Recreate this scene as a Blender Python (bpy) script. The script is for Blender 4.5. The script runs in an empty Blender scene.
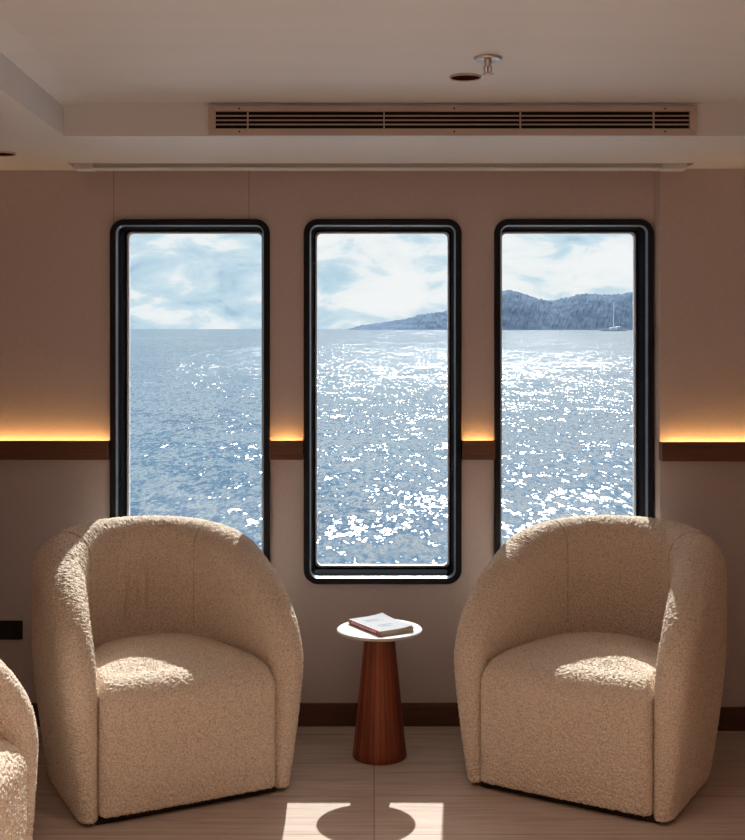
import bpy, bmesh, math, random
import numpy as np
from mathutils import Vector, Matrix
random.seed(7)
SC = bpy.context.scene
COL = SC.collection
PI = math.pi

# ------------------------------------------------------------------ helpers
def link(o, parent=None):
    COL.objects.link(o)
    if parent is not None:
        o.parent = parent
    return o

def mesh_obj(name, verts, faces, mat, parent=None, smooth=False, loc=None, rot=None):
    me = bpy.data.meshes.new(name)
    me.from_pydata([tuple(v) for v in verts], [], faces)
    bm = bmesh.new(); bm.from_mesh(me)
    bmesh.ops.recalc_face_normals(bm, faces=bm.faces)
    bm.to_mesh(me); bm.free()
    if mat: me.materials.append(mat)
    if smooth:
        for p in me.polygons: p.use_smooth = True
    o = bpy.data.objects.new(name, me)
    link(o, parent)
    if loc is not None: o.location = loc
    if rot is not None: o.rotation_euler = rot
    return o

def bm_obj(name, bm, mat, parent=None, smooth=False, loc=None, rot=None):
    me = bpy.data.meshes.new(name)
    bmesh.ops.recalc_face_normals(bm, faces=bm.faces)
    bm.to_mesh(me); bm.free()
    if mat: me.materials.append(mat)
    if smooth:
        for p in me.polygons: p.use_smooth = True
    o = bpy.data.objects.new(name, me)
    link(o, parent)
    if loc is not None: o.location = loc
    if rot is not None: o.rotation_euler = rot
    return o

def box(bm, x0, x1, y0, y1, z0, z1, bevel=0.0, seg=2):
    vs = [bm.verts.new(p) for p in ((x0,y0,z0),(x1,y0,z0),(x1,y1,z0),(x0,y1,z0),(x0,y0,z1),(x1,y0,z1),(x1,y1,z1),(x0,y1,z1))]
    fs = [(0,3,2,1),(4,5,6,7),(0,1,5,4),(1,2,6,5),(2,3,7,6),(3,0,4,7)]
    faces = [bm.faces.new([vs[i] for i in f]) for f in fs]
    if bevel > 0:
        es = set()
        for f in faces: es.update(f.edges)
        bmesh.ops.bevel(bm, geom=list(es), offset=bevel, segments=seg, affect='EDGES', profile=0.5)

def prism(bm, pts, z0, z1):
    """vertical prism over a plan polygon"""
    n = len(pts)
    a = [bm.verts.new((p[0], p[1], z0)) for p in pts]
    b = [bm.verts.new((p[0], p[1], z1)) for p in pts]
    bm.faces.new(a[::-1]); bm.faces.new(b)
    for i in range(n):
        j = (i+1) % n
        bm.faces.new((a[i], a[j], b[j], b[i]))

def lathe(bm, prof, n=48, cx=0, cy=0, fl=0, famp=0.0, cap0=True, cap1=True):
    rings = []
    for r, z in prof:
        ring = []
        for i in range(n):
            t = 2*PI*i/n
            rr = r
            if fl: rr = r*(1 - famp*abs(math.sin(fl*t/2))**8)
            ring.append(bm.verts.new((cx+rr*math.cos(t), cy+rr*math.sin(t), z)))
        rings.append(ring)
    for a, b in zip(rings[:-1], rings[1:]):
        for i in range(n):
            j = (i+1) % n
            bm.faces.new((a[i], a[j], b[j], b[i]))
    if cap0: bm.faces.new(rings[0][::-1])
    if cap1: bm.faces.new(rings[-1])

def tube(bm, pts, r, n=8):
    pts = [Vector(p) for p in pts]
    rings = []
    up = Vector((0.13, 0.29, 0.95)).normalized()
    for i, p in enumerate(pts):
        t = (pts[min(i+1, len(pts)-1)] - pts[max(i-1, 0)]).normalized()
        u = t.cross(up)
        if u.length < 1e-4: u = t.cross(Vector((1,0,0)))
        u.normalize(); w = t.cross(u).normalized()
        rings.append([bm.verts.new(p + r*(math.cos(2*PI*k/n)*u + math.sin(2*PI*k/n)*w)) for k in range(n)])
    for a, b in zip(rings[:-1], rings[1:]):
        for k in range(n):
            m = (k+1) % n
            bm.faces.new((a[k], a[m], b[m], b[k]))
    bm.faces.new(rings[0][::-1]); bm.faces.new(rings[-1])

def rrect(x0, x1, z0, z1, r, n=10):
    pts = []
    for cx, cz, a0 in ((x1-r, z1-r, 0), (x0+r, z1-r, 90), (x0+r, z0+r, 180), (x1-r, z0+r, 270)):
        for k in range(n+1):
            a = math.radians(a0 + 90*k/n)
            pts.append((cx + r*math.cos(a), cz + r*math.sin(a)))
    return pts

def empty(name, loc=(0,0,0), rotz=0.0):
    o = bpy.data.objects.new(name, None)
    o.empty_display_size = 0.1
    o.location = loc; o.rotation_euler = (0,0,rotz)
    COL.objects.link(o)
    return o

def tag(o, label, cat, group=None, kind=None):
    o['label'] = label; o['category'] = cat
    if group: o['group'] = group
    if kind: o['kind'] = kind
    return o

def structure(o):
    o['kind'] = 'structure'
    return o

# ------------------------------------------------------------------ materials
def new_mat(name):
    m = bpy.data.materials.new(name); m.use_nodes = True
    nt = m.node_tree
    return m, nt, nt.nodes['Principled BSDF']

def simple(name, col, rough=0.5, metal=0.0, spec=0.5):
    m, nt, b = new_mat(name)
    b.inputs['Base Color'].default_value = (*col, 1)
    b.inputs['Roughness'].default_value = rough
    b.inputs['Metallic'].default_value = metal
    b.inputs['Specular IOR Level'].default_value = spec
    return m

def N(nt, typ, **kw):
    n = nt.nodes.new(typ)
    for k, v in kw.items(): setattr(n, k, v)
    return n

def mth(nt, op, a, b=None, c=None):
    n = nt.nodes.new('ShaderNodeMath'); n.operation = op
    for i, v in enumerate((a, b, c)):
        if v is None: continue
        if isinstance(v, (int, float)): n.inputs[i].default_value = v
        else: nt.links.new(v, n.inputs[i])
    return n.outputs[0]

def ramp(nt, fac, stops):
    r = nt.nodes.new('ShaderNodeValToRGB')
    el = r.color_ramp.elements
    while len(el) < len(stops): el.new(0.5)
    for e, (p, c) in zip(el, stops):
        e.position = p; e.color = (*c, 1) if len(c) == 3 else c
    nt.links.new(fac, r.inputs[0])
    return r.outputs[0]

def mapped(nt, scale=(1,1,1), loc=(0,0,0), coord='Object'):
    tc = nt.nodes.new('ShaderNodeTexCoord'); mp = nt.nodes.new('ShaderNodeMapping')
    mp.inputs['Scale'].default_value = scale; mp.inputs['Location'].default_value = loc
    nt.links.new(tc.outputs[coord], mp.inputs['Vector'])
    return mp.outputs[0]

def noise(nt, vec, scale, detail=4, rough=0.5):
    n = nt.nodes.new('ShaderNodeTexNoise')
    n.inputs['Scale'].default_value = scale; n.inputs['Detail'].default_value = detail
    n.inputs['Roughness'].default_value = rough
    if vec is not None: nt.links.new(vec, n.inputs['Vector'])
    return n

def bump(nt, bsdf, height, strength, dist):
    b = nt.nodes.new('ShaderNodeBump')
    b.inputs['Strength'].default_value = strength; b.inputs['Distance'].default_value = dist
    nt.links.new(height, b.inputs['Height']); nt.links.new(b.outputs[0], bsdf.inputs['Normal'])

# boucle wool
def make_boucle():
    m, nt, b = new_mat('cream_boucle')
    v = mapped(nt)
    vo = nt.nodes.new('ShaderNodeTexVoronoi'); vo.inputs['Scale'].default_value = 135
    nz = noise(nt, v, 60, 2)
    mixv = nt.nodes.new('ShaderNodeVectorMath'); mixv.operation = 'MULTIPLY_ADD'
    nt.links.new(nz.outputs['Color'], mixv.inputs[0]); mixv.inputs[1].default_value = (.012,.012,.012)
    nt.links.new(v, mixv.inputs[2]); nt.links.new(mixv.outputs[0], vo.inputs['Vector'])
    h1 = mth(nt, 'MULTIPLY', vo.outputs['Distance'], -1.0)
    n2 = noise(nt, v, 330, 2)
    h = mth(nt, 'ADD', h1, mth(nt, 'MULTIPLY', n2.outputs['Fac'], 0.55))
    bump(nt, b, h, 1.0, 0.0020)
    n3 = noise(nt, v, 210, 2)
    c = ramp(nt, n3.outputs['Fac'], [(0.30, (.53,.42,.325)), (0.58, (.86,.73,.60))])
    nt.links.new(c, b.inputs['Base Color'])
    b.inputs['Roughness'].default_value = 0.95
    b.inputs['Specular IOR Level'].default_value = 0.1
    b.inputs['Sheen Weight'].default_value = 0.25
    b.inputs['Sheen Roughness'].default_value = 0.5
    b.inputs['Sheen Tint'].default_value = (1,.93,.84,1)
    return m

def make_floor():
    m, nt, b = new_mat('oak_plank_floor')
    v = mapped(nt, loc=(0.0-0.005, 0.0, 0))
    br = nt.nodes.new('ShaderNodeTexBrick')
    br.offset = 0.0; br.squash = 1.0
    br.inputs['Scale'].default_value = 1.0
    br.inputs['Brick Width'].default_value = 1.9
    br.inputs['Row Height'].default_value = 0.29
    br.inputs['Mortar Size'].default_value = 0.0022
    br.inputs['Mortar Smooth'].default_value = 0.1
    br.inputs['Color1'].default_value = (.92,.92,.92,1)
    br.inputs['Color2'].default_value = (1.04,1.04,1.04,1)
    br.inputs['Mortar'].default_value = (.62,.57,.54,1)
    mp = nt.nodes.new('ShaderNodeMapping'); mp.inputs['Location'].default_value = (-0.005+1.9*4, 0.29*20-3.82+0.29*0, 0)
    tc = nt.nodes.new('ShaderNodeTexCoord')
    nt.links.new(tc.outputs['Object'], mp.inputs['Vector']); nt.links.new(mp.outputs[0], br.inputs['Vector'])
    g = noise(nt, mapped(nt, scale=(1.6, 26, 1)), 1.7, 6, 0.62)
    g2 = noise(nt, mapped(nt, scale=(5, 120, 1)), 1.5, 3, 0.5)
    gg = mth(nt, 'ADD', mth(nt, 'MULTIPLY', g.outputs['Fac'], 0.72), mth(nt, 'MULTIPLY', g2.outputs['Fac'], 0.28))
    c = ramp(nt, gg, [(0.30, (.35,.26,.21)), (0.5, (.49,.395,.335)), (0.68, (.56,.475,.415))])
    mx = nt.nodes.new('ShaderNodeMix'); mx.data_type = 'RGBA'; mx.blend_type = 'MULTIPLY'
    mx.inputs[0].default_value = 1.0
    nt.links.new(c, mx.inputs[6]); nt.links.new(br.outputs['Color'], mx.inputs[7])
    nt.links.new(mx.outputs[2], b.inputs['Base Color'])
    b.inputs['Specular IOR Level'].default_value = 0.06
    rr = mth(nt, 'MULTIPLY_ADD', g.outputs['Fac'], 0.12, 0.56)
    nt.links.new(rr, b.inputs['Roughness'])
    bump(nt, b, gg, 0.12, 0.002)
    return m

def make_wall():
    m, nt, b = new_mat('woven_wallcovering')
    v = mapped(nt)
    n1 = noise(nt, mapped(nt, scale=(260, 260, 40)), 1.0, 2)
    n2 = noise(nt, mapped(nt, scale=(40, 40, 260)), 1.0, 2)
    s = mth(nt, 'ADD', n1.outputs['Fac'], n2.outputs['Fac'])
    c = ramp(nt, mth(nt, 'MULTIPLY', s, 0.5), [(0.3, (.50,.435,.43)), (0.7, (.58,.505,.50))])
    # thin butt joints between the sheets of wallcovering
    sep = nt.nodes.new('ShaderNodeSeparateXYZ'); nt.links.new(v, sep.inputs[0])
    j = None
    for x in (-0.947, -0.452):
        d = mth(nt, 'ABSOLUTE', mth(nt, 'SUBTRACT', sep.outputs[0], x))
        l = mth(nt, 'LESS_THAN', d, 0.0016)
        j = l if j is None else mth(nt, 'MAXIMUM', j, l)
    mx = nt.nodes.new('ShaderNodeMix'); mx.data_type = 'RGBA'
    nt.links.new(mth(nt, 'MULTIPLY', j, 0.55), mx.inputs[0]); nt.links.new(c, mx.inputs[6]); mx.inputs[7].default_value = (.16,.11,.09,1)
    nt.links.new(mx.outputs[2], b.inputs['Base Color'])
    b.inputs['Roughness'].default_value = 0.8
    b.inputs['Specular IOR Level'].default_value = 0.25
    bump(nt, b, s, 0.15, 0.001)
    return m

def make_paint(name, col):
    m, nt, b = new_mat(name)
    n1 = noise(nt, mapped(nt), 300, 2)
    n2 = noise(nt, mapped(nt, scale=(1, 5, 1)), 2.0, 3)
    f = mth(nt, 'ADD', mth(nt, 'MULTIPLY', n1.outputs['Fac'], .3), mth(nt, 'MULTIPLY', n2.outputs['Fac'], .7))
    c = ramp(nt, f, [(0.35, tuple(x*.965 for x in col)), (0.65, col)])
    nt.links.new(c, b.inputs['Base Color'])
    b.inputs['Roughness'].default_value = 0.7
    b.inputs['Specular IOR Level'].default_value = 0.3
    bump(nt, b, n1.outputs['Fac'], 0.08, 0.001)
    return m

def make_wood(name, dark, light, rough=0.4, axis='x'):
    m, nt, b = new_mat(name)
    sc = {'x': (2.2, 60, 60), 'y': (60, 2.2, 60), 'z': (60, 60, 2.2)}[axis]
    g = noise(nt, mapped(nt, scale=sc), 1.4, 6, 0.6)
    c = ramp(nt, g.outputs['Fac'], [(0.32, dark), (0.68, light)])
    nt.links.new(c, b.inputs['Base Color'])
    b.inputs['Roughness'].default_value = rough
    bump(nt, b, g.outputs['Fac'], 0.1, 0.001)
    return m

def make_staves():
    """vertical staves of reddish timber round a cone"""
    m, nt, b = new_mat('mahogany_staves')
    tc = nt.nodes.new('ShaderNodeTexCoord')
    sep = nt.nodes.new('ShaderNodeSeparateXYZ'); nt.links.new(tc.outputs['Object'], sep.inputs[0])
    a = mth(nt, 'ARCTAN2', sep.outputs[1], sep.outputs[0])
    k = mth(nt, 'FLOOR', mth(nt, 'MULTIPLY', a, 28/(2*PI)))
    wn = nt.nodes.new('ShaderNodeTexWhiteNoise'); wn.noise_dimensions = '1D'
    nt.links.new(k, wn.inputs['W'])
    fr = mth(nt, 'FRACT', mth(nt, 'MULTIPLY', a, 28/(2*PI)))
    gap = mth(nt, 'LESS_THAN', fr, 0.10)
    g = noise(nt, mapped(nt, scale=(70, 70, 3)), 1.3, 5, 0.6)
    f = mth(nt, 'ADD', mth(nt, 'MULTIPLY', wn.outputs['Value'], .6), mth(nt, 'MULTIPLY', g.outputs['Fac'], .4))
    c = ramp(nt, f, [(0.1, (.095,.016,.006)), (0.5, (.23,.047,.014)), (0.9, (.38,.10,.033))])
    mg = nt.nodes.new('ShaderNodeMix'); mg.data_type = 'RGBA'
    nt.links.new(mth(nt, 'MULTIPLY', gap, .75), mg.inputs[0]); nt.links.new(c, mg.inputs[6]); mg.inputs[7].default_value = (.03,.006,.003,1)
    nt.links.new(mg.outputs[2], b.inputs['Base Color'])
    b.inputs['Roughness'].default_value = 0.5
    return m

def make_glass():
    m = bpy.data.materials.new('window_glass'); m.use_nodes = True
    nt = m.node_tree; nt.nodes.clear()
    out = nt.nodes.new('ShaderNodeOutputMaterial')
    tr = nt.nodes.new('ShaderNodeBsdfTransparent'); tr.inputs[0].default_value = (.97,.985,.985,1)
    gl = nt.nodes.new('ShaderNodeBsdfGlossy'); gl.inputs['Roughness'].default_value = 0.0
    fr = nt.nodes.new('ShaderNodeFresnel'); fr.inputs['IOR'].default_value = 1.35
    mx = nt.nodes.new('ShaderNodeMixShader')
    nt.links.new(fr.outputs[0], mx.inputs[0]); nt.links.new(tr.outputs[0], mx.inputs[1]); nt.links.new(gl.outputs[0], mx.inputs[2])
    nt.links.new(mx.outputs[0], out.inputs[0])
    return m

def make_emit(name, col, s):
    m = bpy.data.materials.new(name); m.use_nodes = True
    nt = m.node_tree; nt.nodes.clear()
    out = nt.nodes.new('ShaderNodeOutputMaterial')
    e = nt.nodes.new('ShaderNodeEmission'); e.inputs[0].default_value = (*col, 1); e.inputs[1].default_value = s
    nt.links.new(e.outputs[0], out.inputs[0])
    return m

# scale, offset, detail, slope
SEA_LAYERS = [((.06,.05,1), (3,1,0), 2, .16), ((.6,.35,1), (11,5,0), 2, .60), ((3.6,1.25,1), (7,2,0), 2, .95), ((11,3.0,1), (1,9,0), 1, .85)]
SEA_LEE, SEA_ROUGH = .75, .24
def make_sea():
    m = bpy.data.materials.new('sea_water'); m.use_nodes = True
    nt = m.node_tree; nt.nodes.clear()
    out = nt.nodes.new('ShaderNodeOutputMaterial')
    tc = nt.nodes.new('ShaderNodeTexCoord')
    def layer(scale, loc, detail, k):
        mp = nt.nodes.new('ShaderNodeMapping'); mp.inputs['Scale'].default_value = scale; mp.inputs['Location'].default_value = loc
        nt.links.new(tc.outputs['Object'], mp.inputs['Vector'])
        n = noise(nt, mp.outputs[0], 1.0, detail, 0.55)
        q = nt.nodes.new('ShaderNodeVectorMath'); q.operation = 'MULTIPLY_ADD'
        nt.links.new(n.outputs['Color'], q.inputs[0]); q.inputs[1].default_value = (k, k, 0); q.inputs[2].default_value = (-k/2, -k/2, 0)
        return q.outputs[0]
    tot = None
    for a in SEA_LAYERS:
        l = layer(*a)
        if tot is None: tot = l
        else:
            ad = nt.nodes.new('ShaderNodeVectorMath'); ad.operation = 'ADD'
            nt.links.new(tot, ad.inputs[0]); nt.links.new(l, ad.inputs[1]); tot = ad.outputs[0]
    # wind patches, and a calmer lee under the headland
    wp = noise(nt, mapped(nt, scale=(.03, .012, 1), loc=(4, 2, 0)), 1.0, 3, .5)
    sep = nt.nodes.new('ShaderNodeSeparateXYZ'); nt.links.new(tc.outputs['Object'], sep.inputs[0])
    mr = nt.nodes.new('ShaderNodeMapRange'); mr.interpolation_type = 'SMOOTHSTEP'
    nt.links.new(sep.outputs[1], mr.inputs[0])
    for q, v in zip((1, 2, 3, 4), (110, 260, 1.0, SEA_LEE)): mr.inputs[q].default_value = v
    amp = mth(nt, 'MULTIPLY', mr.outputs[0], mth(nt, 'MULTIPLY_ADD', wp.outputs['Fac'], 1.2, 0.4))
    sc = nt.nodes.new('ShaderNodeVectorMath'); sc.operation = 'SCALE'
    nt.links.new(tot, sc.inputs[0]); nt.links.new(amp, sc.inputs['Scale'])
    up = nt.nodes.new('ShaderNodeVectorMath'); up.operation = 'ADD'
    nt.links.new(sc.outputs[0], up.inputs[0]); up.inputs[1].default_value = (0, 0, 1)
    nm = nt.nodes.new('ShaderNodeVectorMath'); nm.operation = 'NORMALIZE'; nt.links.new(up.outputs[0], nm.inputs[0])
    df = nt.nodes.new('ShaderNodeBsdfDiffuse'); gl = nt.nodes.new('ShaderNodeBsdfAnisotropic')
    gl.distribution = 'BECKMANN'
    gl.inputs['Roughness'].default_value = SEA_ROUGH; gl.inputs['Color'].default_value = (1, 1, 1, 1)
    fr = nt.nodes.new('ShaderNodeFresnel'); fr.inputs['IOR'].default_value = 1.33
    for n in (df, gl, fr): nt.links.new(nm.outputs[0], n.inputs['Normal'])
    nb = noise(nt, mapped(nt, scale=(.02,.05,1)), 1.0, 4)
    c = ramp(nt, nb.outputs['Fac'], [(0.35, (.016,.045,.085)), (0.65, (.024,.060,.105))])
    nt.links.new(c, df.inputs['Color'])
    mx = nt.nodes.new('ShaderNodeMixShader')
    nt.links.new(fr.outputs[0], mx.inputs[0]); nt.links.new(df.outputs[0], mx.inputs[1]); nt.links.new(gl.outputs[0], mx.inputs[2])
    nt.links.new(mx.outputs[0], out.inputs[0])
    return m

def make_headland():
    m, nt, b = new_mat('hazy_wooded_slope')
    n = noise(nt, mapped(nt, scale=(.02,.02,.035)), 1.0, 6, 0.65)
    c = ramp(nt, n.outputs['Fac'], [(0.35, (.062,.090,.135)), (0.65, (.105,.143,.20))])  # distance haze put into the blue-grey base colour
    nt.links.new(c, b.inputs['Base Color']); b.inputs['Roughness'].default_value = 1.0
    b.inputs['Specular IOR Level'].default_value = 0.0
    return m

M = dict(
    boucle=make_boucle(), floor=make_floor(), wall=make_wall(),
    ceil=make_paint('ceiling_paint', (.71,.735,.77)),
    vent=make_paint('vent_enamel', (.50,.43,.395)),
    black=simple('black_shade_backing', (.006,.004,.004), .8),
    frame=simple('black_window_frame', (.008,.009,.013), .5, spec=.22),
    reveal=simple('matte_black_reveal', (.007,.008,.011), 1.0, spec=.02),
    chamfer=simple('brushed_chamfer', (.085,.097,.125), .42, spec=.5),
    gasket=simple('pale_gasket', (.50,.52,.58), .5),
    ledge=make_wood('walnut_ledge', (.085,.030,.015), (.16,.062,.032), .42),
    base=make_wood('walnut_skirting', (.075,.028,.016), (.125,.050,.028), .45),
    led=make_emit('warm_light_strip', (1.0, .52, .16), 34.0),
    glass=make_glass(), sea=make_sea(), head=make_headland(), staves=make_staves(),
    tabletop=simple('white_lacquer', (.60,.59,.575), .6, spec=.1),
    plinth=simple('dark_plinth', (.02,.014,.010), .7),
    seam=simple('seam_thread', (.50,.42,.33), .95, spec=.1),
    cover=simple('white_book_cover', (.40,.41,.445), .7, spec=.05),
    spine=simple('red_book_spine', (.50,.085,.11), .5),
    print=simple('faint_grey_print', (.27,.31,.39), .7, spec=.05),
    pages=simple('cream_book_pages', (.62,.50,.36), .9),
    socket=simple('black_plastic', (.008,.007,.007), .4),
    chrome=simple('dull_chrome', (.62,.58,.54), .3, 1.0),
    lampdark=simple('downlight_inside', (.035,.012,.009), 1.0, spec=0.0),
    hull=simple('white_hull', (.86,.88,.90), .5),
)

# ------------------------------------------------------------------ camera
F_PX = 1230.0
EYE = 1.45
cam = bpy.data.cameras.new('camera'); co = bpy.data.objects.new('camera', cam); COL.objects.link(co)
cam.sensor_fit = 'AUTO'; cam.sensor_width = 36.0
cam.lens = 36.0*F_PX/840.0
cam.shift_y = -91.0/840.0
cam.clip_start = 0.05; cam.clip_end = 200000
co.location = (0, 0, EYE); co.rotation_euler = (PI/2, 0, 0)
SC.camera = co

# ------------------------------------------------------------------ room shell
YW = 4.50      # face of the window wall
XL, XR, YB = -2.9, 2.9, -3.2
ZS, ZC = 2.03, 2.13
bm = bmesh.new(); box(bm, XL-.2, XR+.2, YB-.2, YW+.2, -.12, 0)
structure(bm_obj('floor', bm, M['floor']))

# window rectangles (outer edge of the frames)
WZ0, WZ1 = 0.519, 1.851
WX = [(-.958, -.375), (-.251, .325), (.445, 1.026)]
bm = bmesh.new()
hole = 0.020
xs = [XL-.2]
for a, b in WX: xs += [a+hole, b-hole]
xs.append(XR+.2)
YWO = YW+.155
for i in range(0, len(xs), 2): box(bm, xs[i], xs[i+1], YW, YWO, 0, 2.35)
for a, b in WX:
    box(bm, a+hole, b-hole, YW, YWO, 0, WZ0+hole)
    box(bm, a+hole, b-hole, YW, YWO, WZ1-hole, 2.35)
# the sheet right of the last window stands a little proud
prism(bm, [(1.030, YW+.01), (1.030, YW-.001), (1.040, YW-.05), (XR+.2, YW-.05), (XR+.2, YW+.01)], 0, 2.06)
structure(bm_obj('wall_front', bm, M['wall']))
for nm, args in (('wall_left', (XL-.2, XL, YB, YW, 0, 2.35)), ('wall_right', (XR, XR+.2, YB, YW, 0, 2.35)), ('wall_back', (XL-.2, XR+.2, YB-.2, YB, 0, 2.35))):
    bm = bmesh.new(); box(bm, *args); structure(bm_obj(nm, bm, M['wall']))

# ceiling: soffit along the wall, angled soffit on the left, raised middle
YE = 3.70
def rx(y): return -.928 + (YE - y)*.0423
bm = bmesh.new()
box(bm, XL, XR, YE, 4.30, ZS, 2.35)
box(bm, XL, -1.07, 4.30, YW+.02, ZS, 2.35)
box(bm, 1.125, XR, 4.30, YW+.02, ZS, 2.35)
box(bm, -1.07, 1.125, 4.30, YW+.02, ZS+.075, 2.35)
prism(bm, [(XL, YB), (rx(YB), YB), (rx(YE), YE), (XL, YE)], ZS, 2.35)
prism(bm, [(rx(YB), YB), (XR, YB), (XR, YE), (rx(YE), YE)], ZC, 2.35)
# shallow sloping cornice in the left corner of the raised part
c0, c1 = .012, .085
v = [(rx(YB), YB, ZC-.012), (rx(YE), YE, ZC-.012), (rx(YB)+c1, YB, ZC+.001), (rx(YE)+c1, YE, ZC+.001), (rx(YB), YB, ZC+.002), (rx(YE), YE, ZC+.002)]
vv = [bm.verts.new(p) for p in v]
for f in ((0,1,3,2), (2,3,5,4), (4,5,1,0), (0,2,4), (1,5,3)): bm.faces.new([vv[i] for i in f])
structure(bm_obj('ceiling', bm, M['ceil']))

# blind rail inside the soffit pocket
t = structure(empty('trim_1', (.02, 4.36, ZS+.03)))
bm = bmesh.new()
box(bm, -1.005, 1.005, -.012, .035, -.045, .040, .003)
box(bm, -1.005, 1.005, -.020, -.012, -.044, -.036, .002)
bm_obj('rail', bm, M['ceil'], t)
for x0, x1 in ((-1.075, -1.007), (1.007, 1.09)):
    bm = bmesh.new(); box(bm, x0, x1, -.026, .040, -.047, .042, .003); bm_obj('end_cap', bm, M['ceil'], t)

# skirting boards
bm = bmesh.new(); box(bm, XL, 1.034, YW-.014, YW, 0, .083, .002); structure(bm_obj('baseboard_front', bm, M['base']))
bm = bmesh.new(); box(bm, 1.036, XR, YW-.064, YW-.048, 0, .083, .002); structure(bm_obj('baseboard_right_panel', bm, M['base']))

# ------------------------------------------------------------------ windows
def loft(loops, mat, name, parent, close=False):
    n = len(loops[0]); vs = [p for l in loops for p in l]; fs = []
    m = len(loops)
    for a in range(m if close else m-1):
        b = (a+1) % m
        for i in range(n):
            j = (i+1) % n
            fs.append((a*n+i, a*n+j, b*n+j, b*n+i))
    return mesh_obj(name, vs, fs, mat, parent)

def window(k, x0, x1):
    cx, cz = (x0+x1)/2, (WZ0+WZ1)/2
    w = structure(empty('window_%d' % k, (cx, YW, cz)))
    hx, hz = (x1-x0)/2, (WZ1-WZ0)/2
    def lp(ins, y): return [(p[0], y, p[1]) for p in rrect(-hx+ins, hx-ins, -hz+ins, hz-ins, max(.052-ins, .018))]
    f = loft([lp(0, .004), lp(0, -.014), lp(.003, -.018), lp(.021, -.018), lp(.022, -.0165)], M['frame'], 'window_frame', w)
    loft([lp(.022, -.0165), lp(.0265, .004)], M['chamfer'], 'bright_bevel', w)
    loft([lp(.0265, .004), lp(.0275, .030), lp(.0295, .032), lp(.0300, .118), lp(.036, .121), lp(.036, .165), lp(.010, .165), lp(.010, .01)], M['reveal'], 'reveal', w)
    loft([lp(.029, .1205), lp(.0395, .1215), lp(.0420, .124), lp(.0420, .150), lp(.035, .152)], M['gasket'], 'gasket', w)
    # pane
    a = lp(.037, .138); b = lp(.037, .144); n = len(a)
    mesh_obj('glass_pane', a+b, [tuple(range(n)), tuple(range(2*n-1, n-1, -1))] + [(i, (i+1) % n, n+(i+1) % n, n+i) for i in range(n)], M['glass'], w)
for k, (a, b) in enumerate(WX): window(k+1, a, b)

# ------------------------------------------------------------------ light ledges
def ledge(x0, x1, yw, label):
    L = x1-x0
    o = empty('light_ledge', ((x0+x1)/2, yw+.002, 1.0105))
    tag(o, label, 'ledge', 'wooden light ledges along the wall')
    bm = bmesh.new()
    box(bm, -L/2, L/2, -.050, -.034, -.0345, .0345, .0012)
    box(bm, -L/2, L/2, -.034, 0.0, -.0345, -.020)
    for sx in (-L/2, L/2-.003): box(bm, sx, sx+.003, -.034, 0, -.020, .033)
    box(bm, -L/2+.003, L/2-.003, -.034, -.018, -.020, .008)
    bm_obj('wood_board', bm, M['ledge'], o)
    bm = bmesh.new(); box(bm, -L/2+.004, L/2-.004, -.030, -.020, .008, .016, .001)
    s = bm_obj('light_strip', bm, M['led'], o); s['label'] = 'glowing amber light strip'
    return o
ledge(XL, WX[0][0]-.001, YW, 'long wooden ledge with amber glow reaching from the left edge to the first window')
ledge(WX[0][1]+.001, WX[1][0]-.001, YW, 'short wooden ledge with amber glow between the first and middle windows')
ledge(WX[1][1]+.001, WX[2][0]-.001, YW, 'short wooden ledge with amber glow between the middle and island-view windows')
ledge(1.0365, XR, YW-.05, 'long wooden ledge with amber glow between the island-view window and the right edge')

# ------------------------------------------------------------------ air vent on the face of the soffit
vx0, vx1, vz0, vz1 = -.492, .972, ZS+.001, 2.119
o = empty('air_vent', ((vx0+vx1)/2, YE, (vz0+vz1)/2))
tag(o, 'long slotted ceiling air vent with a beige frame above the three windows', 'vent')
hw, hh = (vx1-vx0)/2, (vz1-vz0)/2
ix, iz0, iz1 = hw-.021, -hh+.0195, hh-.0165
bm = bmesh.new()
def quadprism(bm, p, y0, y1):
    a = [bm.verts.new((q[0], y0, q[1])) for q in p]; b = [bm.verts.new((q[0], y1, q[1])) for q in p]
    n = len(p); bm.faces.new(a); bm.faces.new(b[::-1])
    for i in range(n):
        j = (i+1) % n; bm.faces.new((a[i], b[i], b[j], a[j]))
g = .0006
quadprism(bm, [(-hw+g, -hh), (hw-g, -hh), (ix-g, iz0), (-ix+g, iz0)], -.016, -.002)
quadprism(bm, [(-hw+g, hh), (hw-g, hh), (ix-g, iz1), (-ix+g, iz1)], -.016, -.002)
quadprism(bm, [(-hw, -hh+g), (-hw, hh-g), (-ix, iz1-g), (-ix, iz0+g)], -.016, -.002)
quadprism(bm, [(hw, -hh+g), (hw, hh-g), (ix, iz1-g), (ix, iz0+g)], -.016, -.002)
bm_obj('frame', bm, M['vent'], o)
bm = bmesh.new(); box(bm, -ix-.002, ix+.002, -.003, -.0005, iz0-.002, iz1+.002); b_ = bm_obj('backing', bm, M['black'], o); b_['label'] = 'black sheet painted as the shade behind the slats'  # black sheet stands in for the shade inside the vent
for k in range(3):
    z = iz0 + (iz1-iz0)*(k+1)/4
    bm = bmesh.new(); box(bm, -ix, ix, -.0145, -.004, z-.0016, z+.0016, .0004)
    bm_obj('slat', bm, M['vent'], o)
for px in (248, 384, 520, 653):
    x = (px-372.5)*YE/F_PX - (vx0+vx1)/2
    bm = bmesh.new(); box(bm, x-.002, x+.002, -.012, -.004, iz0, iz1); bm_obj('divider', bm, M['vent'], o)
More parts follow.
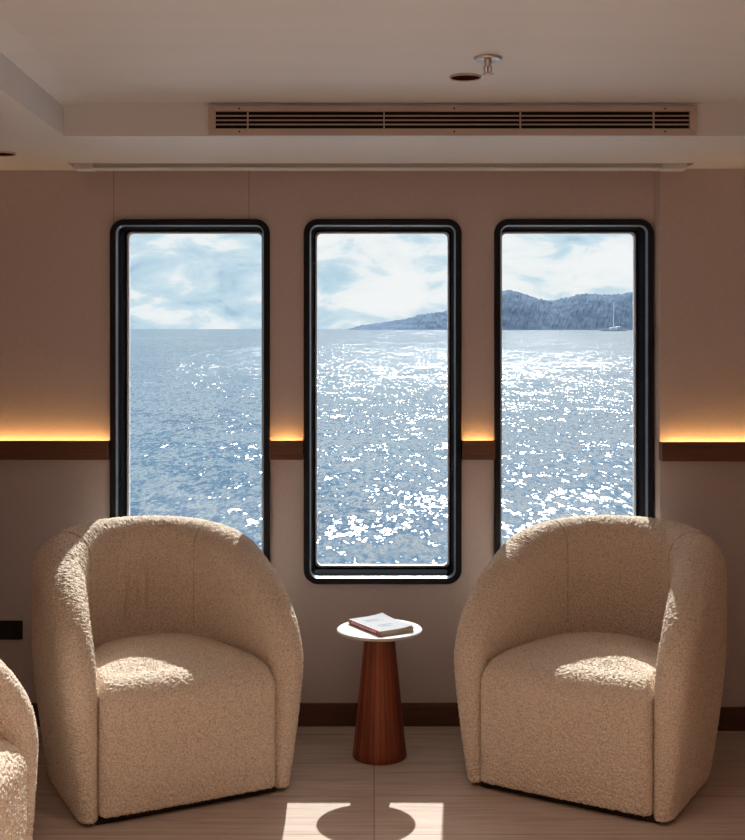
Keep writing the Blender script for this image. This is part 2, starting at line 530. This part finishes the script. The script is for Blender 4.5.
for px, z in ((240, iz0-.009), (240, iz1+.008), (454, iz0-.009), (454, iz1+.008), (664, iz0-.009), (664, iz1+.008)):
    x = (px-372.5)*YE/F_PX - (vx0+vx1)/2
    bm = bmesh.new(); lathe(bm, [(.0028, 0), (.0022, .0012)], 12)
    bm_obj('screw', bm, M['lampdark'], o, loc=(x, -.0158, z), rot=(PI/2, 0, 0))

# ------------------------------------------------------------------ ceiling fittings
def downlight(x, y, z, r, label):
    o = tag(empty('downlight', (x, y, z)), label, 'ceiling light', 'recessed ceiling downlights')
    bm = bmesh.new()
    lathe(bm, [(r, 0), (r, -.004), (r*.97, -.006), (r*.92, -.005), (r*.90, -.001)], 40, cap0=False, cap1=False)
    bm_obj('trim_ring', bm, M['vent'], o, smooth=True)
    bm = bmesh.new(); lathe(bm, [(r*.915, -.0035), (r*.5, -.0012), (r*.1, -.0008)], 40, cap0=False)
    bm_obj('lamp_recess', bm, M['lampdark'], o, smooth=True)
downlight(.250, 3.31, ZC, .043, 'dark round ceiling downlight beside the sprinkler, unlit')
downlight(-1.225, 4.05, ZS, .050, 'round ceiling downlight cut by the left edge above the first window')
o = tag(empty('fire_sprinkler', (.289, 3.08, ZC)), 'small metal fire sprinkler hanging from the ceiling beside the downlight', 'sprinkler')
bm = bmesh.new(); lathe(bm, [(.036, -.0005), (.0355, -.004), (.030, -.0075), (.024, -.006), (.021, -.003)], 36); bm_obj('escutcheon', bm, M['chrome'], o, smooth=True)
bm = bmesh.new(); lathe(bm, [(.009, -.003), (.009, -.014), (.0065, -.015), (.0065, -.022)], 20); bm_obj('stem', bm, M['chrome'], o, smooth=True)
bm = bmesh.new()
for s in (-1, 1): tube(bm, [(s*.006, 0, -.020), (s*.0095, 0, -.027), (s*.008, 0, -.036), (s*.001, 0, -.041)], .0018)
bm_obj('yoke', bm, M['chrome'], o, smooth=True)
bm = bmesh.new(); tube(bm, [(0, 0, -.021), (0, 0, -.040)], .0019); bb = bm_obj('bulb', bm, M['spine'], o, smooth=True); bb['label'] = 'red glass bulb'
bm = bmesh.new()
lathe(bm, [(.0075, -.0405), (.0075, -.0425)], 24)
for k in range(10):
    a = 2*PI*k/10
    c, s = math.cos(a), math.sin(a)
    q = [(.006*c-.0022*s, .006*s+.0022*c), (.006*c+.0022*s, .006*s-.0022*c), (.0155*c+.0028*s, .0155*s-.0028*c), (.0155*c-.0028*s, .0155*s+.0028*c)]
    prism(bm, q, -.0424, -.0408)
bm_obj('deflector', bm, M['chrome'], o)

# wall plate low on the left
o = tag(empty('wall_plate', (-1.352, YW, .350)), 'black rectangular wall plate low on the wall behind the leftmost armchair', 'wall plate')
bm = bmesh.new(); box(bm, -.085, .073, -.010, 0, -.034, .034, .002); bm_obj('plate', bm, M['socket'], o)
bm = bmesh.new(); box(bm, -.079, .067, -.012, -.009, -.028, .028, .001); bm_obj('inset', bm, M['socket'], o)

# ------------------------------------------------------------------ armchairs
OA = .387                     # plan radius of the shell's outer face
FY = -.322                    # front end of the shell's centre surface
LS = -FY                      # straight run
LTOT = 2*LS + PI*OA
Z0, ZA, ZN = .335, .378, 2.45
RF, RBK = .056, .085          # half thickness of the padding at the arm fronts and at the back
def rad(s):
    q = min(1.0, max(0.0, min(s, LTOT-s)/.46))
    return RF + (RBK-RF)*q*q*(3-2*q)
def plan(s):
    """outer-face point and outward normal at distance s from the front of the -x arm"""
    if s < LS: return Vector((-OA, FY+s, 0)), Vector((-1, 0, 0))
    if s > LTOT-LS: return Vector((OA, FY+(LTOT-s), 0)), Vector((1, 0, 0))
    t = PI - (s-LS)/OA
    n = Vector((math.cos(t), math.sin(t), 0))
    return n*OA, n
def ztop(s):
    q = min(s, LTOT-s)/(LTOT/2)
    return Z0 + ZA*max(0.0, 1-(1-q)**ZN)**(1/ZN)
def tuck(z):
    return .056*max(0.0, (.44-z)/.44)**1.35
ZB = .013

def shell_mesh(creases):
    nu, nv, K = 260, 44, 9
    # arc-length spacing along the top curve
    ss = np.concatenate([np.linspace(0, .06, 400)[:-1]**1, np.linspace(.06, LTOT-.06, 1600)[:-1], np.linspace(LTOT-.06, LTOT, 400)])
    zz = np.array([ztop(s) for s in ss])
    al = np.concatenate([[0], np.cumsum(np.hypot(np.diff(ss), np.diff(zz)))])
    ut = np.linspace(0, al[-1], nu+1)
    st = np.interp(ut, al, ss); st[0] = 0; st[-1] = LTOT
    grid = [[None]*(nv+1) for _ in range(nu+1)]
    for i in range(nu+1):
        sb = LTOT*i/nu
        zt = ztop(st[i])
        for j in range(nv+1):
            q = j/nv
            w = q*q*(3-2*q)*.6 + q*.4
            grid[i][j] = (sb + (st[i]-sb)*w, ZB + (zt-ZB)*q)
    verts, faces = [], []
    def emb(s, z, off, e=(0, 0), er=0.0):
        p, n = plan(min(max(s, 0), LTOT))
        tang = (plan(min(s+.002, LTOT))[0]-plan(max(s-.002, 0))[0])
        tang = tang.normalized() if tang.length > 0 else Vector((0, 1, 0))
        d = off
        c = p + n*(d-rad(s)) + tang*(e[0]*er)
        zz_ = z + e[1]*er
        if off < 0 and creases:            # soft vertical folds in the backrest
            for s0, am, wd, z0, zr in creases:
                f = math.exp(-((s-s0-.10*(z-z0)*0.3)/wd)**2)*math.exp(-((z-z0)/zr)**2)
                c = c - n*(am*f)
        return (c.x, c.y, zz_)
    idx_o = {}; idx_i = {}
    for i in range(nu+1):
        for j in range(nv+1):
            s, z = grid[i][j]
            idx_o[i, j] = len(verts); verts.append(emb(s, z, rad(s)-tuck(z)))
            idx_i[i, j] = len(verts); verts.append(emb(s, z, -rad(s)))
    for i in range(nu):
        for j in range(nv):
            faces.append((idx_o[i, j], idx_o[i+1, j], idx_o[i+1, j+1], idx_o[i, j+1]))
            faces.append((idx_i[i, j], idx_i[i, j+1], idx_i[i+1, j+1], idx_i[i+1, j]))
    bd = [(0, j) for j in range(nv)] + [(i, nv) for i in range(nu+1)] + [(nu, j) for j in range(nv-1, -1, -1)]
    P = np.array([grid[i][j] for i, j in bd])
    prev = None
    for k, (i, j) in enumerate(bd):
        a, b = P[max(k-1, 0)], P[min(k+1, len(P)-1)]
        d = b-a; d = d/np.hypot(*d)
        out = (-d[1], d[0])
        if j < nv-2 and i == 0: out = (-1, 0)
        if j < nv-2 and i == nu: out = (1, 0)
        s, z = P[k]; R = rad(s); ro = R-tuck(z)
        co_, hw_ = (ro-R)/2, (ro+R)/2; ou = R*.45+hw_*.55
        ring = [idx_o[i, j]]
        for m_ in range(1, K):
            ph = PI*m_/K
            off = co_ + hw_*math.cos(ph)
            ring.append(len(verts)); verts.append(emb(s, z, off, out, ou*.98*math.sin(ph)))
        ring.append(idx_i[i, j])
        if prev:
            for m_ in range(K): faces.append((prev[m_], ring[m_], ring[m_+1], prev[m_+1]))
        if k == 0 or k == len(bd)-1: faces.append(tuple(ring))
        prev = ring
    for i in range(nu): faces.append((idx_o[i, 0], idx_i[i, 0], idx_i[i+1, 0], idx_o[i+1, 0]))
    return verts, faces

def seat_mesh():
    """D-shaped upholstered block: flat sides inside the arms, bowed front, domed top"""
    rc, yf = .024, FY-.050
    def inner(q):
        p, nn = plan(q); p = p - nn*(2*rad(q)-.002); return (p.x, p.y)
    X = -inner(0)[0]
    pts = [inner(LTOT*(1-k/110)) for k in range(111)]
    for k in range(1, 5): pts.append((-X, FY + (yf+rc-FY)*k/5))
    for k in range(0, 7):
        a = PI + PI/2*k/6; pts.append((-X+rc+rc*math.cos(a), yf+rc+rc*math.sin(a)))
    for k in range(1, 40): pts.append((-X+rc+(2*X-2*rc)*k/40, yf))
    for k in range(0, 7):
        a = 1.5*PI + PI/2*k/6; pts.append((X-rc+rc*math.cos(a), yf+rc+rc*math.sin(a)))
    for k in range(1, 5): pts.append((X, FY + (yf+rc-FY)*(1-k/5)))
    n = len(pts)
    def bow(p, z):
        x, y = p
        fr = max(0.0, min(1.0, (-y-.20)/.16))
        return (x, y - fr*.016*(1-(x/X)**2)*max(0, min(1, z/.12)))
    YC = -.05
    def inset(i, dlt):
        x, y = pts[i]
        ky = 1-dlt*(1.25 if y < YC else 1.0)/(.322 if y < YC else .29)
        return (x*(1-dlt*.55/X), YC+(y-YC)*ky)
    rr = .084
    rows = []
    for z in [ZB+.004+(.308-ZB)*k/24 for k in range(25)]: rows.append([(*bow(p, z), z) for p in pts])
    rows[0] = [(p[0]*.985, p[1]*.985, p[2]) for p in rows[0]]
    zc = .330
    for k in range(0, 13):
        a = PI/2*k/12
        dl = rr*(1-math.cos(a)); z = zc + rr*math.sin(a)
        rows.append([(*bow(inset(i, dl), z), z) for i in range(n)])
    last = rows[-1]
    c = (0, YC)
    for k in range(1, 22):
        q = k/22
        rows.append([(p[0]+(c[0]-p[0])*q, p[1]+(c[1]-p[1])*q, p[2]+.026*(1-(1-q)**2)) for p in last])
    verts = [p for r in rows for p in r]; faces = []
    for a in range(len(rows)-1):
        for i in range(n):
            j = (i+1) % n
            faces.append((a*n+i, a*n+j, (a+1)*n+j, (a+1)*n+i))
    ci = len(verts); verts.append((c[0], c[1], last[0][2]+.026))
    a = len(rows)-1
    for i in range(n): faces.append((a*n+i, a*n+(i+1) % n, ci))
    faces.append(tuple(range(n-1, -1, -1)))
    return verts, faces

def seam_pts(s):
    zt = ztop(s); p, n = plan(s); R = rad(s); pts = []
    for k in range(26):
        z = ZB+.01+(zt-ZB-.01)*k/25; c = p-n*(tuck(z)+.0012); pts.append((c.x, c.y, z))
    for k in range(1, 12):
        a = PI*k/12; c = p+n*((R-.0012)*math.cos(a)-R); pts.append((c.x, c.y, zt+(R*.98-.0012)*math.sin(a)))
    for k in range(16):
        z = zt-(zt-.44)*k/15; c = p-n*(2*R-.0012); pts.append((c.x, c.y, z))
    return pts

NUB = bpy.data.textures.new('wool_nubs', 'VORONOI'); NUB.noise_scale = .0070; NUB.intensity = 1.0
def nubs(o):
    m = o.modifiers.new('subdiv', 'SUBSURF'); m.levels = 2; m.render_levels = 2
    d = o.modifiers.new('nubs', 'DISPLACE'); d.texture = NUB; d.texture_coords = 'LOCAL'
    d.strength = -.0066; d.mid_level = .45
def armchair(x, y, rotz, label, creases=()):
    o = tag(empty('armchair', (x, y, 0), rotz), label, 'armchair', 'cream barrel armchairs')
    v, f = shell_mesh(creases)
    nubs(mesh_obj('backrest_shell', v, f, M['boucle'], o, smooth=True))
    v, f = seat_mesh()
    nubs(mesh_obj('seat', v, f, M['boucle'], o, smooth=True))
    for s in (.56, LTOT-.56):
        bm = bmesh.new(); tube(bm, seam_pts(s), .0022, 6); bm_obj('seam', bm, M['seam'], o, smooth=True)
    pl = []
    for k in range(41):
        t = PI*k/40; pl.append((.30*math.cos(t), .30*math.sin(t)))
    pl += [(-.285, -.34), (.285, -.34)]
    bm = bmesh.new(); prism(bm, pl, 0, ZB+.006); q = bm_obj('plinth', bm, M['plinth'], o); q['label'] = 'dark recessed base'
    return o

th = math.radians(27.5)
def place(fx, fy, ang):   # from the middle of the front edge to the chair's origin
    d = .372
    return fx - math.sin(ang)*d, fy + math.cos(ang)*d
x, y = place(-.541, 3.695, th)
armchair(x, y, th, 'cream boucle barrel armchair left of the small table, soft creases in its backrest',
         creases=((LTOT*.455, .024, .015, .55, .085), (LTOT*.53, .028, .016, .56, .095), (LTOT*.50, .016, .012, .54, .07)))
tr = math.radians(-31)
x, y = place(.570, 3.725, tr)
armchair(x, y, tr, 'cream boucle barrel armchair right of the small table, below the island-view window')
t3 = math.radians(85)
x, y = place(-.907, 2.885, t3)
armchair(x, y, t3, 'cream boucle armchair cropped by the left edge, only one arm and seat corner showing')

# ------------------------------------------------------------------ side table and book
TX, TY, TZ = .024, 4.175, .434
o = tag(empty('side_table', (TX, TY, 0)), 'small round side table with a white top on a reddish wood cone', 'side table')
bm = bmesh.new()
H = TZ-.012
lathe(bm, [(.088, 0), (.092, .004)] + [(.092+(.050-.092)*(k/14)**.97, .004+(H-.004)*k/14) for k in range(1, 15)], 28*8, fl=28, famp=.022)
bm_obj('cone_base', bm, M['staves'], o, smooth=True)
bm = bmesh.new(); lathe(bm, [(.130, H), (.141, H+.002), (.145, H+.006), (.145, H+.009), (.142, H+.012)], 96); bm_obj('tabletop', bm, M['tabletop'], o)

bk = tag(empty('book', (.030, 4.186, TZ), math.atan2(-.175, .107)), 'white paperback book with a red spine lying on the small table', 'book')
bl, bw, bt = .205, .135, .0165
bm = bmesh.new(); box(bm, -bl/2+.002, bl/2-.001, -bw/2+.002, bw/2-.003, .0012, bt-.0012); bm_obj('pages', bm, M['pages'], bk)
# cover: bottom board, and a top board whose far edge curls slightly
bm = bmesh.new(); box(bm, -bl/2, bl/2, -bw/2, bw/2, 0, .0012); bm_obj('back_cover', bm, M['cover'], bk)
nx, ny = 14, 10; vs, fs = [], []
for lay in (0, .0012):
    for i in range(nx+1):
        for j in range(ny+1):
            x = -bl/2 + bl*i/nx; yy = -bw/2 + bw*j/ny
            z = bt-.0012+lay + .006*max(0, (j/ny-.45)/.55)**2*(abs(i/nx-.5)*2)**2
            vs.append((x, yy, z))
n1 = (nx+1)*(ny+1)
for lay in (0, n1):
    for i in range(nx):
        for j in range(ny):
            a = lay+i*(ny+1)+j; fs.append((a, a+1, a+ny+2, a+ny+1))
for i in range(nx):
    for j in (0, ny):
        a = i*(ny+1)+j; fs.append((a, a+ny+1, a+ny+1+n1, a+n1))
for j in range(ny):
    for i in (0, nx):
        a = i*(ny+1)+j; fs.append((a, a+1, a+1+n1, a+n1))
fc = mesh_obj('front_cover', vs, fs, M['cover'], bk)
bm = bmesh.new()
for (x0, x1, y0, y1) in ((-.060, -.045, -.035, .020), (-.038, -.032, -.035, .030), (.020, .030, -.030, .025), (.036, .041, -.030, .010), (.048, .052, -.030, .016)):
    box(bm, x0, x1, y0, y1, bt-.0002, bt+.0003)
bm_obj('cover_print', bm, M['print'], fc)
bm = bmesh.new(); box(bm, -bl/2, bl/2, -bw/2-.0014, -bw/2, 0, bt); sp = bm_obj('spine', bm, M['spine'], bk); sp['label'] = 'red spine with pale marks'
bm = bmesh.new()
random.seed(3)
xx = -bl/2+.02
while xx < bl/2-.03:
    w_ = random.uniform(.005, .010); box(bm, xx, xx+w_, -bw/2-.0019, -bw/2-.0012, .005, .0115); xx += w_+random.uniform(.004, .006)
bm_obj('spine_print', bm, simple('pale_spine_print', (.75,.68,.68), .5), sp)

# ------------------------------------------------------------------ outside: sea, headland, boat
SEAZ = -1.9
bm = bmesh.new()
S = 60000.0
vsq = [bm.verts.new(p) for p in ((-S, -S, 0), (S, -S, 0), (S, S, 0), (-S, S, 0))]; bm.faces.new(vsq)
o = bm_obj('sea', bm, M['sea'], loc=(0, 0, SEAZ)); tag(o, 'blue sea sparkling with sun glitter seen through the windows', 'sea', kind='stuff')

def headland():
    D = 5200.0
    # skyline in pixels: (x, height above the shoreline)
    sk = [(345, 0), (352, 2), (362, 5), (375, 6.5), (390, 9), (405, 11), (420, 15), (435, 17), (449, 20), (470, 27), (490, 37), (508, 40), (520, 37), (535, 32), (550, 29), (565, 32), (580, 36), (595, 36), (610, 35), (622, 36), (632, 38), (660, 46), (700, 52), (760, 44), (840, 20), (880, 0)]
    sx = np.array([p[0] for p in sk], float); sh = np.array([p[1] for p in sk], float)
    rng = np.random.default_rng(5)
    nx, ny = 420, 26
    px = np.linspace(345, 880, nx+1)
    h = np.interp(px, sx, sh)
    rough = np.convolve(rng.normal(0, 1, nx+1), [.25, .5, .25], 'same')
    h = np.maximum(0, h + rough*.45*np.minimum(1, h/6))
    vs, fs = [], []
    for i in range(nx+1):
        X = (px[i]-372.5)/F_PX*D
        Hh = h[i]/F_PX*D
        for j in range(ny+1):
            q = j/ny
            prof = math.sin(min(1, q/.55)*PI/2)**1.0 if q <= .55 else math.cos((q-.55)/.45*PI/2)
            z = Hh*max(0, prof) + (rng.normal(0, 1.6) if 0 < j < ny else 0)*min(1, Hh/60)
            vs.append((X*(1+.08*(q-.5)), (q-.55)*700, z-1.0))
    for i in range(nx):
        for j in range(ny):
            a = i*(ny+1)+j; fs.append((a, a+ny+1, a+ny+2, a+1))
    o = mesh_obj('headland', vs, fs, M['head'], loc=(0, D, SEAZ))
    tag(o, 'dark wooded headland on the horizon behind the sea', 'headland')
headland()

D = 2000.0
o = tag(empty('sailboat', ((613.5-372.5)/F_PX*D, D, SEAZ)), 'small white sailing boat with a bare mast before the headland', 'boat')
u = D/F_PX      # metres per pixel at that distance
def hull():
    n = 24; vs, fs = [], []
    L = 29*u
    for i in range(n+1):
        q = i/n; x = -L/2 + L*q
        w = 4.0*max(.03, 1-abs(2*q-1)**2.6)
        zt = 2.6 + 1.2*(1-q)**2
        x0 = x*(.93)
        vs += [(x0, -w*.4, -.3), (x, -w, zt), (x, w, zt), (x0, w*.4, -.3)]
    for i in range(n):
        for k in range(4):
            a, b = i*4+k, i*4+(k+1) % 4
            fs.append((a, b, b+4, a+4))
    fs += [(0, 1, 2, 3), (n*4+3, n*4+2, n*4+1, n*4)]
    return vs, fs
v, f = hull(); mesh_obj('hull', v, f, M['hull'], o)
bm = bmesh.new(); box(bm, -6, 5, -2, 2, 2.6, 5.4, .5); bm_obj('cabin', bm, M['hull'], o)
bm = bmesh.new(); box(bm, -5.4, 4.4, -2.05, 2.05, 3.7, 4.7, .1); bm_obj('cabin_windows', bm, simple('boat_glass', (.12,.16,.22), .2), o)
bm = bmesh.new(); tube(bm, [(0, 0, 2.6), (0, 0, 47)], .55); bm_obj('mast', bm, M['hull'], o)
bm = bmesh.new(); tube(bm, [(0, 0, 7.0), (11, 0, 7.2)], .45); bm_obj('boom', bm, M['hull'], o)
bm = bmesh.new()
for x in (-15, 15): tube(bm, [(x, 0, 3.2), (0, 0, 46)], .06, 5)
bm_obj('rigging', bm, M['hull'], o)

# ------------------------------------------------------------------ sky
w = bpy.data.worlds.new('world'); SC.world = w; w.use_nodes = True
nt = w.node_tree; bg = nt.nodes['Background']
tc = nt.nodes.new('ShaderNodeTexCoord')
mp = nt.nodes.new('ShaderNodeMapping'); mp.inputs['Scale'].default_value = (17, 17, 42); mp.inputs['Location'].default_value = (2.3, 0.4, 0.35)
nt.links.new(tc.outputs['Generated'], mp.inputs['Vector'])
n1 = noise(nt, mp.outputs[0], 1.0, 6, 0.55); n1.inputs['Distortion'].default_value = 0.4
sep = nt.nodes.new('ShaderNodeSeparateXYZ'); nt.links.new(tc.outputs['Generated'], sep.inputs[0])
# more cloud towards the horizon and towards the sun's side
f = mth(nt, 'ADD', n1.outputs['Fac'], mth(nt, 'MULTIPLY', sep.outputs[0], 0.30))
f = mth(nt, 'SUBTRACT', f, mth(nt, 'MULTIPLY', mth(nt, 'MAXIMUM', mth(nt, 'SUBTRACT', sep.outputs[2], 0.09), 0.0), 0.55))
c = ramp(nt, f, [(0.22, (.26,.44,.66)), (0.38, (.56,.74,.86)), (0.47, (.70,.84,.92)), (0.53, (.92,.96,.98)), (0.62, (1.0,1.0,1.0))])
# unseen upper sky brightened as added fill for the floor and lower wall
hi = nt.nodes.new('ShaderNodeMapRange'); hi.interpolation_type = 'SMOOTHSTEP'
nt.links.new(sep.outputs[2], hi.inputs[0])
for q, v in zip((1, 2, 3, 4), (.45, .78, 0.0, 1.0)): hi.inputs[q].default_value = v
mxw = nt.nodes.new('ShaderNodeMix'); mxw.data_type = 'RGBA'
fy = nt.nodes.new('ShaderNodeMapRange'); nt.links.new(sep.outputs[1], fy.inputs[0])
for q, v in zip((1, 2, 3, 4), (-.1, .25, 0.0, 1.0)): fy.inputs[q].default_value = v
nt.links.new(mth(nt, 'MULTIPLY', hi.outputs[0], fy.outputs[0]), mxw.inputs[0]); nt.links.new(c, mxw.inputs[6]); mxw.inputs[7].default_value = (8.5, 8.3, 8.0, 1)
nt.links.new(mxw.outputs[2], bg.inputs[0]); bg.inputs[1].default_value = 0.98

# ------------------------------------------------------------------ lights
def sun():
    l = bpy.data.lights.new('sun', 'SUN'); l.energy = 8.2; l.angle = math.radians(.53); l.color = (1, .97, .92)
    o = bpy.data.objects.new('sun', l); COL.objects.link(o)
    el, az = math.radians(36.8), math.radians(4.3)
    d = Vector((-math.sin(az)*math.cos(el), -math.cos(az)*math.cos(el), -math.sin(el)))
    o.rotation_euler = d.to_track_quat('-Z', 'Y').to_euler(); o.location = (2, 20, 15)
sun()
FILL = 9.2  # warm fill lamps added out of view to lift the room, no fittings
for lx in (-.55, .75):
    for ly in (-1.7, -.5, .6, 1.5):
        l = bpy.data.lights.new('fill_lamp', 'AREA'); l.shape = 'DISK'; l.size = .22; l.energy = FILL; l.spread = math.radians(105); l.color = (1, .72, .52)
        o = bpy.data.objects.new('fill_lamp', l); COL.objects.link(o); o.location = (lx, ly, ZC-.012)

l = bpy.data.lights.new('fill_lamp', 'AREA'); l.shape = 'DISK'; l.size = .15; l.energy = 3.5; l.spread = math.radians(104); l.color = (1, .80, .66)  # extra unseen fill added for the lower wall and the floor beside it
o = bpy.data.objects.new('fill_lamp', l); COL.objects.link(o); o.location = (.05, 2.45, ZC-.012)

# ------------------------------------------------------------------ view
SC.view_settings.view_transform = 'Standard'
SC.view_settings.look = 'None'
SC.view_settings.gamma = 1.0
SC.view_settings.use_curve_mapping = False
SC.view_settings.exposure = 0.0
SC.cycles.use_denoising = True
SC.cycles.max_bounces = 10
SC.cycles.diffuse_bounces = 6
SC.cycles.sample_clamp_indirect = 6.0
